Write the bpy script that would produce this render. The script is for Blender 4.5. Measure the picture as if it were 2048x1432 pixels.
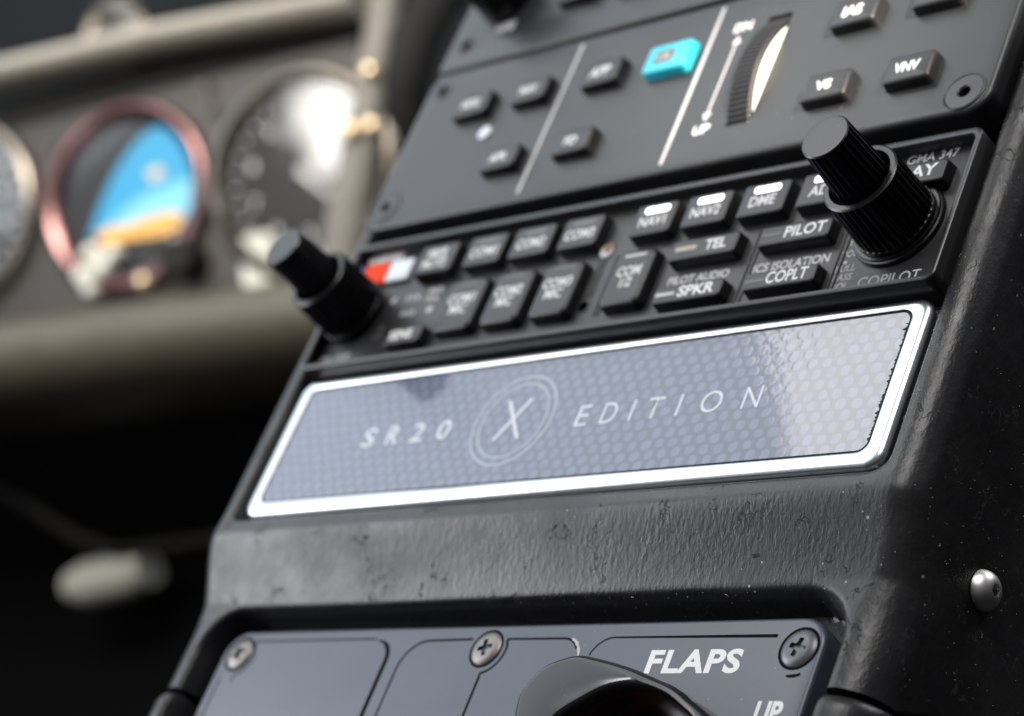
import bpy, bmesh, math, random
from mathutils import Matrix, Vector

for o in list(bpy.data.objects):
    bpy.data.objects.remove(o)
scene = bpy.context.scene
COL = scene.collection
random.seed(7)

# ------------------------------------------------------------------ camera
cam_data = bpy.data.cameras.new('camera')
cam = bpy.data.objects.new('camera', cam_data)
COL.objects.link(cam)
cam.matrix_world = Matrix((
    (0.71299615, 0.0976032, 0.69434149, 0.29384092),
    (0.6600283, 0.24078377, -0.71160791, -0.3189405),
    (-0.23664137, 0.96565873, 0.10725703, 0.04449231),
    (0, 0, 0, 1)))
cam_data.sensor_fit = 'HORIZONTAL'
cam_data.sensor_width = 36.0
cam_data.lens = 82.56
cam_data.clip_start = 0.01
cam_data.clip_end = 50.0
cam_data.dof.use_dof = True
cam_data.dof.focus_distance = 0.376
cam_data.dof.aperture_fstop = 14.8
scene.camera = cam

# ------------------------------------------------------------------ world and lamps
world = bpy.data.worlds.new('World')
scene.world = world
world.use_nodes = True
wn = world.node_tree.nodes
wl = world.node_tree.links
bg = wn['Background']
tc = wn.new('ShaderNodeTexCoord')
sep = wn.new('ShaderNodeSeparateXYZ')
ramp = wn.new('ShaderNodeValToRGB')
mr = wn.new('ShaderNodeMapRange')
mr.inputs['From Min'].default_value = -1.0
mr.inputs['From Max'].default_value = 1.0
wl.new(tc.outputs['Generated'], sep.inputs[0])
wl.new(sep.outputs['Z'], mr.inputs['Value'])
wl.new(mr.outputs[0], ramp.inputs[0])
ramp.color_ramp.elements[0].position = 0.45
ramp.color_ramp.elements[0].color = (0.012, 0.012, 0.013, 1)
ramp.color_ramp.elements[1].position = 0.95
ramp.color_ramp.elements[1].color = (0.16, 0.17, 0.19, 1)
wl.new(ramp.outputs[0], bg.inputs['Color'])
bg.inputs['Strength'].default_value = 1.0


def area_lamp(name, loc, target, sx, sy, radiance, color, spread=180):
    d = bpy.data.lights.new(name, 'AREA')
    d.spread = math.radians(spread)
    d.shape = 'RECTANGLE'
    d.size = sx
    d.size_y = sy
    d.color = color
    d.energy = radiance * math.pi * sx * sy
    o = bpy.data.objects.new(name, d)
    COL.objects.link(o)
    o.location = loc
    o.rotation_euler = (Vector(target) - Vector(loc)).to_track_quat('-Z', 'Y').to_euler()
    return o


area_lamp('side_window_light', (-0.88, -0.03, 0.84), (0.0, 0.0, 0.0), 1.25, 1.15, 1.9, (0.83, 0.92, 1.0))
area_lamp('roof_window_light', (-0.62, -0.04, 1.12), (0.05, 0.0, 0.0), 0.30, 0.32, 4.4, (1.0, 0.92, 0.84))
area_lamp('leather_fill_light', (-0.46, -0.235, 0.165), (-0.05, -0.045, -0.03), 0.26, 0.20, 7.6, (0.96, 0.97, 1.0))  # unseen lamp added close by to brighten the sloping leather
area_lamp('overhead_window_light', (0.30, -0.16, 1.25), (0.06, 0.0, 0.0), 0.60, 0.50, 10.0, (1.0, 0.98, 0.95))
area_lamp('panel_fill_light', (-0.25, -0.20, 0.75), (-0.50, 0.36, 0.04), 0.45, 0.35, 3.3, (1.0, 0.91, 0.80), 70)  # warm lamp added out of view to light the background instrument panel
area_lamp('front_window_light', (0.45, 0.85, 0.55), (0.05, 0.0, 0.0), 0.50, 0.35, 6.0, (0.95, 0.97, 1.0))
area_lamp('glass_glare_light', (-0.630, -0.425, 0.632), (-0.4436, 0.3694, 0.048), 0.055, 0.095, 45.0, (1.0, 0.97, 0.92))  # small unseen lamp added to make the white glare on the gauge glass
area_lamp('glass_glare_side_light', (-0.672, -0.445, 0.655), (-0.4436, 0.3694, 0.048), 0.03, 0.05, 25.0, (1.0, 0.97, 0.92))  # second added lamp, makes the outline of that glare uneven


def spot_lamp(name, loc, target, deg, power, color, blend=0.6, radius=0.01):
    d = bpy.data.lights.new(name, 'SPOT')
    d.energy = power
    d.color = color
    d.spot_size = math.radians(deg)
    d.spot_blend = blend
    d.shadow_soft_size = radius
    o = bpy.data.objects.new(name, d)
    COL.objects.link(o)
    o.location = loc
    o.rotation_euler = (Vector(target) - Vector(loc)).to_track_quat('-Z', 'Y').to_euler()
    return o


scene.view_settings.view_transform = 'Standard'
scene.view_settings.look = 'None'
scene.view_settings.exposure = 0.0
scene.view_settings.gamma = 1.0
scene.view_settings.use_curve_mapping = False
scene.render.engine = 'CYCLES'
scene.cycles.use_denoising = True
scene.cycles.max_bounces = 6
scene.cycles.caustics_reflective = False
scene.cycles.caustics_refractive = False

# ------------------------------------------------------------------ frames (millimetres on the sloped console face)
TH = math.radians(50)
FACE = Matrix(((1, 0, 0), (0, math.sin(TH), -math.cos(TH)), (0, math.cos(TH), math.sin(TH))))
PANEL = Matrix(((0.9397, -0.1170, 0.3214), (0.3420, 0.3214, -0.8830), (0.0, 0.9397, 0.3420)))
PANEL_O = Vector((-0.5357, 0.3322, 0.0385))
ZERO = Vector((0, 0, 0))


def face_pt(u, v, n):
    return FACE @ Vector((u, v, n)) * 0.001


sun_target = face_pt(34, 60, 2)
sun_dir = FACE @ Vector((0.80, 0.16, 0.58))
spot_lamp('sun_beam_light', sun_target + sun_dir * 1.6, sun_target, 2.2, 520.0, (1.0, 0.90, 0.74), 0.8)

# ------------------------------------------------------------------ materials


def nd(nt, kind, **kw):
    n = nt.nodes.new(kind)
    for k, v in kw.items():
        setattr(n, k, v)
    return n


def mat(name, base, rough=0.5, metal=0.0, spec=0.5, coat=0.0, emit=None, emit_s=0.0, bump=0.0, scale=2000.0,
        dust=0.0, vary=0.0, dust_scale=900.0, dust_col=(0.35, 0.33, 0.29)):
    m = bpy.data.materials.new(name)
    m.use_nodes = True
    nt = m.node_tree
    b = nt.nodes['Principled BSDF']
    b.inputs['Base Color'].default_value = (*base, 1)
    b.inputs['Roughness'].default_value = rough
    b.inputs['Metallic'].default_value = metal
    b.inputs['Specular IOR Level'].default_value = spec
    b.inputs['Coat Weight'].default_value = coat
    b.inputs['Coat Roughness'].default_value = 0.05
    if emit:
        b.inputs['Emission Color'].default_value = (*emit, 1)
        b.inputs['Emission Strength'].default_value = emit_s
    t = nd(nt, 'ShaderNodeTexCoord')
    if bump:
        nz = nd(nt, 'ShaderNodeTexNoise')
        nz.inputs['Scale'].default_value = scale
        nz.inputs['Detail'].default_value = 3
        nt.links.new(t.outputs['Object'], nz.inputs['Vector'])
        bp = nd(nt, 'ShaderNodeBump')
        bp.inputs['Strength'].default_value = bump
        bp.inputs['Distance'].default_value = 0.00003
        nt.links.new(nz.outputs[0], bp.inputs['Height'])
        nt.links.new(bp.outputs[0], b.inputs['Normal'])
    if dust or vary:
        n2 = nd(nt, 'ShaderNodeTexNoise')
        n2.inputs['Scale'].default_value = 90.0
        n2.inputs['Detail'].default_value = 5
        nt.links.new(t.outputs['Object'], n2.inputs['Vector'])
        mx = nd(nt, 'ShaderNodeMix', data_type='RGBA')
        mx.inputs['A'].default_value = (*[c * (1 - vary) for c in base], 1)
        mx.inputs['B'].default_value = (*[c * (1 + vary) for c in base], 1)
        nt.links.new(n2.outputs[0], mx.inputs['Factor'])
        out = mx.outputs['Result']
        rm = nd(nt, 'ShaderNodeMapRange')
        rm.inputs['To Min'].default_value = max(0.02, rough - 0.12 * (vary + 0.3))
        rm.inputs['To Max'].default_value = min(1, rough + 0.12 * (vary + 0.3))
        nt.links.new(n2.outputs[0], rm.inputs['Value'])
        nt.links.new(rm.outputs[0], b.inputs['Roughness'])
        if dust:
            vo = nd(nt, 'ShaderNodeTexVoronoi')
            vo.inputs['Scale'].default_value = dust_scale
            nt.links.new(t.outputs['Object'], vo.inputs['Vector'])
            lt = nd(nt, 'ShaderNodeMath', operation='LESS_THAN')
            # cells vary in size of their speck: compare distance with a per-cell random radius
            sx = nd(nt, 'ShaderNodeSeparateColor')
            nt.links.new(vo.outputs['Color'], sx.inputs[0])
            pw = nd(nt, 'ShaderNodeMath', operation='POWER')
            nt.links.new(sx.outputs[0], pw.inputs[0])
            pw.inputs[1].default_value = 9.0
            ml = nd(nt, 'ShaderNodeMath', operation='MULTIPLY')
            nt.links.new(pw.outputs[0], ml.inputs[0])
            ml.inputs[1].default_value = dust
            nt.links.new(vo.outputs['Distance'], lt.inputs[0])
            nt.links.new(ml.outputs[0], lt.inputs[1])
            m2 = nd(nt, 'ShaderNodeMix', data_type='RGBA')
            m2.inputs['B'].default_value = (*dust_col, 1)
            nt.links.new(out, m2.inputs['A'])
            nt.links.new(lt.outputs[0], m2.inputs['Factor'])
            out = m2.outputs['Result']
        nt.links.new(out, b.inputs['Base Color'])
    return m


def leather(name):
    m = bpy.data.materials.new(name)
    m.use_nodes = True
    nt = m.node_tree
    L = nt.links.new
    b = nt.nodes['Principled BSDF']
    t = nd(nt, 'ShaderNodeTexCoord')
    # wavy grain that runs down the face
    mp = nd(nt, 'ShaderNodeMapping')
    mp.inputs['Scale'].default_value = (1.0, 0.5, 0.7)
    mp.inputs['Rotation'].default_value = (0, 0, math.radians(8))
    L(t.outputs['Object'], mp.inputs['Vector'])
    g1 = nd(nt, 'ShaderNodeTexNoise')
    g1.inputs['Scale'].default_value = 1350
    g1.inputs['Detail'].default_value = 2.5
    g1.inputs['Distortion'].default_value = 0.9
    L(mp.outputs[0], g1.inputs['Vector'])
    g2 = nd(nt, 'ShaderNodeTexVoronoi')
    g2.inputs['Scale'].default_value = 950
    L(mp.outputs[0], g2.inputs['Vector'])
    wear = nd(nt, 'ShaderNodeTexNoise')
    wear.inputs['Scale'].default_value = 60
    wear.inputs['Detail'].default_value = 6
    wear.inputs['Roughness'].default_value = 0.65
    L(t.outputs['Object'], wear.inputs['Vector'])
    # scratches: thin edges of large warped cells, kept only in patches
    wp = nd(nt, 'ShaderNodeTexNoise')
    wp.inputs['Scale'].default_value = 220
    L(t.outputs['Object'], wp.inputs['Vector'])
    add = nd(nt, 'ShaderNodeMix', data_type='RGBA')
    add.blend_type = 'LINEAR_LIGHT'
    add.inputs['Factor'].default_value = 0.012
    L(t.outputs['Object'], add.inputs['A'])
    L(wp.outputs[1], add.inputs['B'])
    sc = nd(nt, 'ShaderNodeTexVoronoi', feature='DISTANCE_TO_EDGE')
    sc.inputs['Scale'].default_value = 130
    L(add.outputs['Result'], sc.inputs['Vector'])
    sl = nd(nt, 'ShaderNodeMath', operation='LESS_THAN')
    sl.inputs[1].default_value = 0.03
    L(sc.outputs['Distance'], sl.inputs[0])
    pt = nd(nt, 'ShaderNodeTexNoise')
    pt.inputs['Scale'].default_value = 150
    pt.inputs['Detail'].default_value = 3
    L(t.outputs['Object'], pt.inputs['Vector'])
    gt = nd(nt, 'ShaderNodeMath', operation='GREATER_THAN')
    gt.inputs[1].default_value = 0.59
    L(pt.outputs[0], gt.inputs[0])
    sm = nd(nt, 'ShaderNodeMath', operation='MULTIPLY')
    L(sl.outputs[0], sm.inputs[0])
    L(gt.outputs[0], sm.inputs[1])
    # height
    h1 = nd(nt, 'ShaderNodeMath', operation='MULTIPLY_ADD')
    h1.inputs[1].default_value = 0.5
    L(g2.outputs['Distance'], h1.inputs[0])
    L(g1.outputs[0], h1.inputs[2])
    h2 = nd(nt, 'ShaderNodeMath', operation='MULTIPLY_ADD')
    h2.inputs[1].default_value = -1.6
    L(sm.outputs[0], h2.inputs[0])
    L(h1.outputs[0], h2.inputs[2])
    bp = nd(nt, 'ShaderNodeBump')
    bp.inputs['Strength'].default_value = 0.5
    bp.inputs['Distance'].default_value = 0.00013
    L(h2.outputs[0], bp.inputs['Height'])
    L(bp.outputs[0], b.inputs['Normal'])
    # colour
    mx = nd(nt, 'ShaderNodeMix', data_type='RGBA')
    mx.inputs['A'].default_value = (0.006, 0.0063, 0.007, 1)
    mx.inputs['B'].default_value = (0.020, 0.020, 0.021, 1)
    L(wear.outputs[0], mx.inputs['Factor'])
    vo = nd(nt, 'ShaderNodeTexVoronoi')
    vo.inputs['Scale'].default_value = 1000
    L(t.outputs['Object'], vo.inputs['Vector'])
    sx = nd(nt, 'ShaderNodeSeparateColor')
    L(vo.outputs['Color'], sx.inputs[0])
    pw = nd(nt, 'ShaderNodeMath', operation='POWER')
    pw.inputs[1].default_value = 15
    L(sx.outputs[0], pw.inputs[0])
    clump = nd(nt, 'ShaderNodeMapRange')
    clump.inputs['From Min'].default_value = 0.45
    clump.inputs['From Max'].default_value = 0.7
    L(wear.outputs[0], clump.inputs['Value'])
    ml = nd(nt, 'ShaderNodeMath', operation='MULTIPLY')
    L(pw.outputs[0], ml.inputs[0])
    L(clump.outputs[0], ml.inputs[1])
    ms = nd(nt, 'ShaderNodeMath', operation='MULTIPLY')
    ms.inputs[1].default_value = 0.42
    L(ml.outputs[0], ms.inputs[0])
    lt = nd(nt, 'ShaderNodeMath', operation='LESS_THAN')
    L(vo.outputs['Distance'], lt.inputs[0])
    L(ms.outputs[0], lt.inputs[1])
    m2 = nd(nt, 'ShaderNodeMix', data_type='RGBA')
    m2.inputs['B'].default_value = (0.42, 0.40, 0.36, 1)
    L(mx.outputs['Result'], m2.inputs['A'])
    L(lt.outputs[0], m2.inputs['Factor'])
    L(m2.outputs['Result'], b.inputs['Base Color'])
    rm = nd(nt, 'ShaderNodeMapRange')
    rm.inputs['From Min'].default_value = 0.3
    rm.inputs['From Max'].default_value = 0.7
    rm.inputs['To Min'].default_value = 0.28
    rm.inputs['To Max'].default_value = 0.50
    L(wear.outputs[0], rm.inputs['Value'])
    # scuffs are dull
    sr = nd(nt, 'ShaderNodeMath', operation='MULTIPLY_ADD')
    sr.inputs[1].default_value = 0.38
    L(sm.outputs[0], sr.inputs[0])
    L(rm.outputs[0], sr.inputs[2])
    L(sr.outputs[0], b.inputs['Roughness'])
    b.inputs['Specular IOR Level'].default_value = 0.5
    return m


def carbon(name):
    """glossy laquered carbon weave: staggered rounded tows under a clear coat"""
    m = bpy.data.materials.new(name)
    m.use_nodes = True
    nt = m.node_tree
    L = nt.links.new
    b = nt.nodes['Principled BSDF']
    t = nd(nt, 'ShaderNodeTexCoord')
    s = nd(nt, 'ShaderNodeSeparateXYZ')
    wn_ = nd(nt, 'ShaderNodeTexNoise')
    wn_.inputs['Scale'].default_value = 130
    wn_.inputs['Detail'].default_value = 2
    L(t.outputs['Object'], wn_.inputs['Vector'])
    wm = nd(nt, 'ShaderNodeMix', data_type='RGBA')
    wm.blend_type = 'LINEAR_LIGHT'
    wm.inputs['Factor'].default_value = 0.0008
    L(t.outputs['Object'], wm.inputs['A'])
    L(wn_.outputs[1], wm.inputs['B'])
    L(wm.outputs['Result'], s.inputs[0])

    def mth(op, a, bb=None, c=None):
        n = nd(nt, 'ShaderNodeMath', operation=op)
        for i, x in enumerate((a, bb, c)):
            if x is None:
                continue
            if isinstance(x, (int, float)):
                n.inputs[i].default_value = x
            else:
                L(x, n.inputs[i])
        return n.outputs[0]
    y = mth('DIVIDE', s.outputs['Y'], 0.00225)
    row = mth('FLOOR', y)
    odd = mth('MODULO', mth('ABSOLUTE', row), 2.0)
    x = mth('MULTIPLY_ADD', odd, 0.5, mth('DIVIDE', s.outputs['X'], 0.0031))
    fx = mth('SUBTRACT', mth('FRACT', x), 0.5)
    fy = mth('SUBTRACT', mth('FRACT', y), 0.5)
    ex = mth('POWER', mth('ABSOLUTE', mth('DIVIDE', fx, 0.33)), 2.4)
    ey = mth('POWER', mth('ABSOLUTE', mth('DIVIDE', fy, 0.47)), 2.4)
    d = mth('ADD', ex, ey)
    cell = nd(nt, 'ShaderNodeMapRange')
    cell.interpolation_type = 'SMOOTHSTEP'
    cell.inputs['From Min'].default_value = 0.45
    cell.inputs['From Max'].default_value = 1.25
    cell.inputs['To Min'].default_value = 1.0
    cell.inputs['To Max'].default_value = 0.0
    L(d, cell.inputs['Value'])
    fib = nd(nt, 'ShaderNodeTexNoise')
    fib.inputs['Scale'].default_value = 900
    L(t.outputs['Object'], fib.inputs['Vector'])
    var = nd(nt, 'ShaderNodeTexNoise')
    var.inputs['Scale'].default_value = 420
    var.inputs['Detail'].default_value = 0
    L(t.outputs['Object'], var.inputs['Vector'])
    cf = mth('MULTIPLY', cell.outputs[0], mth('MULTIPLY_ADD', var.outputs[0], 1.3, 0.25))
    mx = nd(nt, 'ShaderNodeMix', data_type='RGBA')
    mx.inputs['A'].default_value = (0.075, 0.092, 0.150, 1)
    mx.inputs['B'].default_value = (0.150, 0.176, 0.275, 1)
    L(cf, mx.inputs['Factor'])
    L(mx.outputs['Result'], b.inputs['Base Color'])
    b.inputs['Roughness'].default_value = 0.38
    b.inputs['Coat Weight'].default_value = 1.0
    b.inputs['Coat Roughness'].default_value = 0.03
    b.inputs['Coat IOR'].default_value = 1.5
    # the lacquer is slightly orange-peeled, more so towards the upper right end
    pe = nd(nt, 'ShaderNodeTexNoise')
    pe.inputs['Scale'].default_value = 520
    pe.inputs['Detail'].default_value = 2
    L(t.outputs['Object'], pe.inputs['Vector'])
    big = nd(nt, 'ShaderNodeTexNoise')
    big.inputs['Scale'].default_value = 35
    L(t.outputs['Object'], big.inputs['Vector'])
    mask = nd(nt, 'ShaderNodeMapRange')
    mask.inputs['From Min'].default_value = -0.015
    mask.inputs['From Max'].default_value = 0.06
    mask.inputs['To Min'].default_value = 0.1
    mask.inputs['To Max'].default_value = 1.0
    L(s.outputs['X'], mask.inputs['Value'])
    mask2 = nd(nt, 'ShaderNodeMapRange')
    mask2.inputs['From Min'].default_value = -0.002
    mask2.inputs['From Max'].default_value = 0.013
    mask2.inputs['To Min'].default_value = 0.25
    mask2.inputs['To Max'].default_value = 1.6
    L(s.outputs['Y'], mask2.inputs['Value'])
    hh = mth('MULTIPLY', mth('ADD', pe.outputs[0], mth('MULTIPLY', cell.outputs[0], 0.22)), mth('MULTIPLY', mask.outputs[0], mask2.outputs[0]))
    bp = nd(nt, 'ShaderNodeBump')
    bp.inputs['Strength'].default_value = 0.11
    bp.inputs['Distance'].default_value = 0.00018
    L(hh, bp.inputs['Height'])
    L(bp.outputs[0], b.inputs['Coat Normal'])
    return m


M = {}
M['leather'] = leather('black_grained_leather')
M['carbon'] = carbon('lacquered_carbon_weave')
M['panel'] = mat('charcoal_powder_paint', (0.016, 0.017, 0.019), 0.36, bump=0.3, scale=2600, vary=0.4, dust=0.10)
M['audio'] = mat('black_moulded_plastic', (0.020, 0.020, 0.022), 0.38, bump=0.2, scale=2600, vary=0.15, dust=0.12)
M['rim'] = mat('black_satin_rim', (0.026, 0.026, 0.028), 0.34, bump=0.1, scale=2600, vary=0.1, dust=0.12)
M['button'] = mat('black_rubber_key', (0.014, 0.014, 0.016), 0.38, bump=0.15, scale=3000, vary=0.1)
M['knob'] = mat('black_knurled_plastic', (0.008, 0.008, 0.008), 0.28, bump=0.1, scale=3000, dust=0.16, vary=0.1, dust_scale=700,
                dust_col=(0.25, 0.24, 0.22))
M['flap'] = mat('blue_grey_satin_paint', (0.064, 0.073, 0.102), 0.33, bump=0.25, scale=2600, vary=0.22, dust=0.10)
M['lever'] = mat('glossy_black_plastic', (0.008, 0.008, 0.009), 0.16, spec=0.5, vary=0.1, dust=0.08)
M['white'] = mat('white_print', (0.80, 0.80, 0.80), 0.55)
M['dimwhite'] = mat('grey_print', (0.56, 0.55, 0.56), 0.55)
M['dim'] = mat('unlit_indicator_plastic', (0.11, 0.11, 0.11), 0.4)
M['warmdim'] = mat('faintly_lit_indicator', (0.4, 0.37, 0.3), 0.4)
M['lit'] = mat('lit_indicator', (0.8, 0.8, 0.8), 0.4, emit=(1.0, 0.98, 0.93), emit_s=3.0)
M['frost'] = mat('frosted_print', (0.62, 0.66, 0.72), 0.4, coat=0.5)
M['frostdim'] = mat('frosted_ring_print', (0.34, 0.38, 0.44), 0.4, coat=0.6)
M['silver'] = mat('satin_silver', (0.66, 0.68, 0.70), 0.28, metal=1.0, bump=0.05, scale=1500)
M['screw'] = mat('worn_steel', (0.18, 0.165, 0.16), 0.45, metal=1.0, bump=0.45, scale=900, vary=0.25)
M['steel'] = mat('bright_steel', (0.85, 0.82, 0.79), 0.40, metal=1.0, bump=0.25, scale=900, vary=0.15)
M['darkscrew'] = mat('painted_screw', (0.10, 0.105, 0.12), 0.34, metal=0.4, bump=0.3, scale=900, vary=0.2)
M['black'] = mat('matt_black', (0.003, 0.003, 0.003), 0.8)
M['groove'] = mat('black_engraved_line', (0.004, 0.004, 0.005), 0.9, spec=0.1)
M['chip'] = mat('pale_chipped_line', (0.5, 0.5, 0.5), 0.6)
M['cyan'] = mat('cyan_backlit_key', (0.03, 0.46, 0.60), 0.30, emit=(0.03, 0.50, 0.66), emit_s=0.16)
M['ivory'] = mat('pale_translucent_plastic', (0.85, 0.86, 0.78), 0.45)
M['orange'] = mat('orange_marker_lens', (0.85, 0.050, 0.006), 0.6, spec=0.15)
M['navy'] = mat('dark_blue_marker_lens', (0.020, 0.016, 0.13), 0.3)
M['lens'] = mat('white_marker_lens', (0.72, 0.76, 0.85), 0.35)
M['red'] = mat('dark_red_paint', (0.10, 0.004, 0.004), 0.5)
M['hole'] = mat('dark_red_socket', (0.012, 0.003, 0.002), 0.6)
M['copper'] = mat('brown_light_sensor', (0.22, 0.11, 0.06), 0.4)
M['tan'] = mat('tan_leather_trim', (0.36, 0.33, 0.285), 0.42, bump=0.3, scale=500, vary=0.2)
M['olive'] = mat('olive_tan_padding', (0.082, 0.073, 0.053), 0.5, bump=0.4, scale=400, vary=0.3)
M['board'] = mat('brown_grey_panel_paint', (0.046, 0.042, 0.039), 0.5, bump=0.2, scale=800, vary=0.15)
M['bezel'] = mat('pinkish_metal_bezel', (0.25, 0.14, 0.135), 0.24, metal=0.95, bump=0.1, scale=600)
M['greybezel'] = mat('beige_metal_bezel', (0.26, 0.235, 0.20), 0.26, metal=0.9, bump=0.1, scale=600)
M['face'] = mat('black_dial_paint', (0.010, 0.011, 0.014), 0.5)
M['sky'] = mat('sky_blue_dial_paint', (0.03, 0.30, 0.55), 0.45, emit=(0.03, 0.34, 0.58), emit_s=0.30)  # emission stands in for sunlight falling on the blue dial
M['skylight'] = mat('pale_blue_dial_paint', (0.20, 0.58, 0.82), 0.45, emit=(0.2, 0.58, 0.82), emit_s=0.25)  # glows a little too, adding sunlit brightness to the paler blue
M['amber'] = mat('amber_dial_paint', (0.80, 0.42, 0.10), 0.45, emit=(0.9, 0.45, 0.1), emit_s=0.35)  # glow added to brighten the amber; the strip is no lamp
M['brass'] = mat('warm_brass', (0.85, 0.68, 0.45), 0.25, metal=0.8)
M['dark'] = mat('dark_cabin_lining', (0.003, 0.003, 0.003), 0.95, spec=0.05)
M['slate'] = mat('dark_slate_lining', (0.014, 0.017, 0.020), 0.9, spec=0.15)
M['pedal'] = mat('pale_worn_metal', (0.42, 0.43, 0.38), 0.5, vary=0.2)
M['cord'] = mat('brown_cord', (0.006, 0.0045, 0.0025), 0.9)
gl = bpy.data.materials.new('instrument_glass')
gl.use_nodes = True
_nt = gl.node_tree
_b = _nt.nodes['Principled BSDF']
_nt.nodes.remove(_b)
_tr = _nt.nodes.new('ShaderNodeBsdfTransparent')
_gs = _nt.nodes.new('ShaderNodeBsdfGlossy')
_gs.inputs['Roughness'].default_value = 0.06
_fr = _nt.nodes.new('ShaderNodeFresnel')
_fr.inputs['IOR'].default_value = 1.45
_mx = _nt.nodes.new('ShaderNodeMixShader')
_nt.links.new(_fr.outputs[0], _mx.inputs[0])
_nt.links.new(_tr.outputs[0], _mx.inputs[1])
_nt.links.new(_gs.outputs[0], _mx.inputs[2])
_nt.links.new(_mx.outputs[0], _nt.nodes['Material Output'].inputs[0])
M['glass'] = gl

# ------------------------------------------------------------------ object helpers


def thing(name, label, cat, org=(0, 0, 0), group=None, frame=FACE, base=ZERO):
    o = bpy.data.objects.new(name, None)
    o.empty_display_size = 0.01
    COL.objects.link(o)
    rot = frame.to_4x4()
    o.matrix_world = Matrix.Translation(base + frame @ Vector(org) * 0.001) @ rot
    o['label'] = label
    o['category'] = cat
    if group:
        o['group'] = group
    o['_org'] = tuple(float(x) for x in org)
    return o


def part(name, bm, material, parent, smooth=35, org=None):
    """one mesh object under its thing (or under a part); vertices are given in mm in the thing's frame"""
    top = parent
    while top.parent:
        top = top.parent
    g = Vector(org if org is not None else tuple(top['_org']))
    for v in bm.verts:
        v.co = (v.co - g) * 0.001
    me = bpy.data.meshes.new(name)
    bmesh.ops.recalc_face_normals(bm, faces=bm.faces[:])
    bm.to_mesh(me)
    bm.free()
    return part_me(name, me, material, parent, smooth)


def part_me(name, me, material, parent, smooth=35):
    o = bpy.data.objects.new(name, me)
    COL.objects.link(o)
    if not isinstance(material, (list, tuple)):
        material = [material]
    me.materials.clear()
    for m in material:
        me.materials.append(m)
    if smooth and me.polygons:
        me.polygons.foreach_set('use_smooth', [True] * len(me.polygons))
        me.set_sharp_from_angle(angle=math.radians(smooth))
    o.parent = parent
    return o


def rrect(u0, v0, u1, v1, r, seg=6):
    r = min(r, (u1 - u0) / 2 - 1e-4, (v1 - v0) / 2 - 1e-4)
    r = max(r, 1e-3)
    pts = []
    for cx, cy, a0 in ((u1 - r, v1 - r, 0), (u0 + r, v1 - r, 90), (u0 + r, v0 + r, 180), (u1 - r, v0 + r, 270)):
        for i in range(seg + 1):
            a = math.radians(a0 + 90 * i / seg)
            pts.append((cx + r * math.cos(a), cy + r * math.sin(a)))
    return pts


def circ(u, v, r, seg=48, ry=None):
    return [(u + r * math.cos(2 * math.pi * i / seg), v + (ry or r) * math.sin(2 * math.pi * i / seg)) for i in range(seg)]


def loft(bm, rings, cap0=False, cap1=True):
    """rings: list of lists of 3D points, all the same length"""
    vs = [[bm.verts.new(p) for p in ring] for ring in rings]
    n = len(vs[0])
    for a, b in zip(vs[:-1], vs[1:]):
        for i in range(n):
            bm.faces.new((a[i], a[(i + 1) % n], b[(i + 1) % n], b[i]))
    if cap0:
        bm.faces.new(vs[0][::-1])
    if cap1:
        bm.faces.new(vs[-1])
    return vs


def at(pts, n):
    return [(p[0], p[1], n) for p in pts]


def slab(bm, u0, v0, u1, v1, n0, n1, r=0.5, bev=0.4, taper=0.0, seg=5, bs=3, cap0=False):
    """rounded-rectangle block with a rounded top edge"""
    rings = [at(rrect(u0, v0, u1, v1, r, seg), n0)]
    for i in range(bs + 1):
        a = math.radians(90 * i / bs)
        ins = taper + bev * (1 - math.cos(a))
        rings.append(at(rrect(u0 + ins, v0 + ins, u1 - ins, v1 - ins, max(r - ins * 0.6, 0.1), seg), n1 - bev + bev * math.sin(a)))
    loft(bm, rings, cap0, True)


def lathe(bm, u, v, prof, seg=64, cap=True, cap0=False, knurl=None):
    """prof: list of (radius, n); knurl(i, k) scales a ring's radius by angle"""
    rings = []
    for k, (r, n) in enumerate(prof):
        ring = []
        for i in range(seg):
            a = 2 * math.pi * i / seg
            rr = r if knurl is None else knurl(r, i, k)
            ring.append((u + rr * math.cos(a), v + rr * math.sin(a), n))
        rings.append(ring)
    loft(bm, rings, cap0, cap)


def ribbon(bm, pts, w, n):
    """flat line of width w along a path on a face"""
    L = []
    R = []
    for i, p in enumerate(pts):
        a = Vector(pts[max(i - 1, 0)])
        b = Vector(pts[min(i + 1, len(pts) - 1)])
        d = (b - a).normalized()
        q = Vector((-d.y, d.x))
        ww = w[i] if isinstance(w, (list, tuple)) else w
        L.append(bm.verts.new((p[0] + q.x * ww / 2, p[1] + q.y * ww / 2, n)))
        R.append(bm.verts.new((p[0] - q.x * ww / 2, p[1] - q.y * ww / 2, n)))
    for i in range(len(pts) - 1):
        bm.faces.new((L[i], L[i + 1], R[i + 1], R[i]))


def arc(cx, cy, r, a0, a1, k=8):
    return [(cx + r * math.cos(math.radians(a0 + (a1 - a0) * i / k)), cy + r * math.sin(math.radians(a0 + (a1 - a0) * i / k))) for i in range(k + 1)]


def ringmesh(bm, u, v, r0, r1, n, seg=72):
    a = [bm.verts.new((p[0], p[1], n)) for p in circ(u, v, r0, seg)]
    b = [bm.verts.new((p[0], p[1], n)) for p in circ(u, v, r1, seg)]
    for i in range(seg):
        bm.faces.new((a[i], a[(i + 1) % seg], b[(i + 1) % seg], b[i]))


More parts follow.
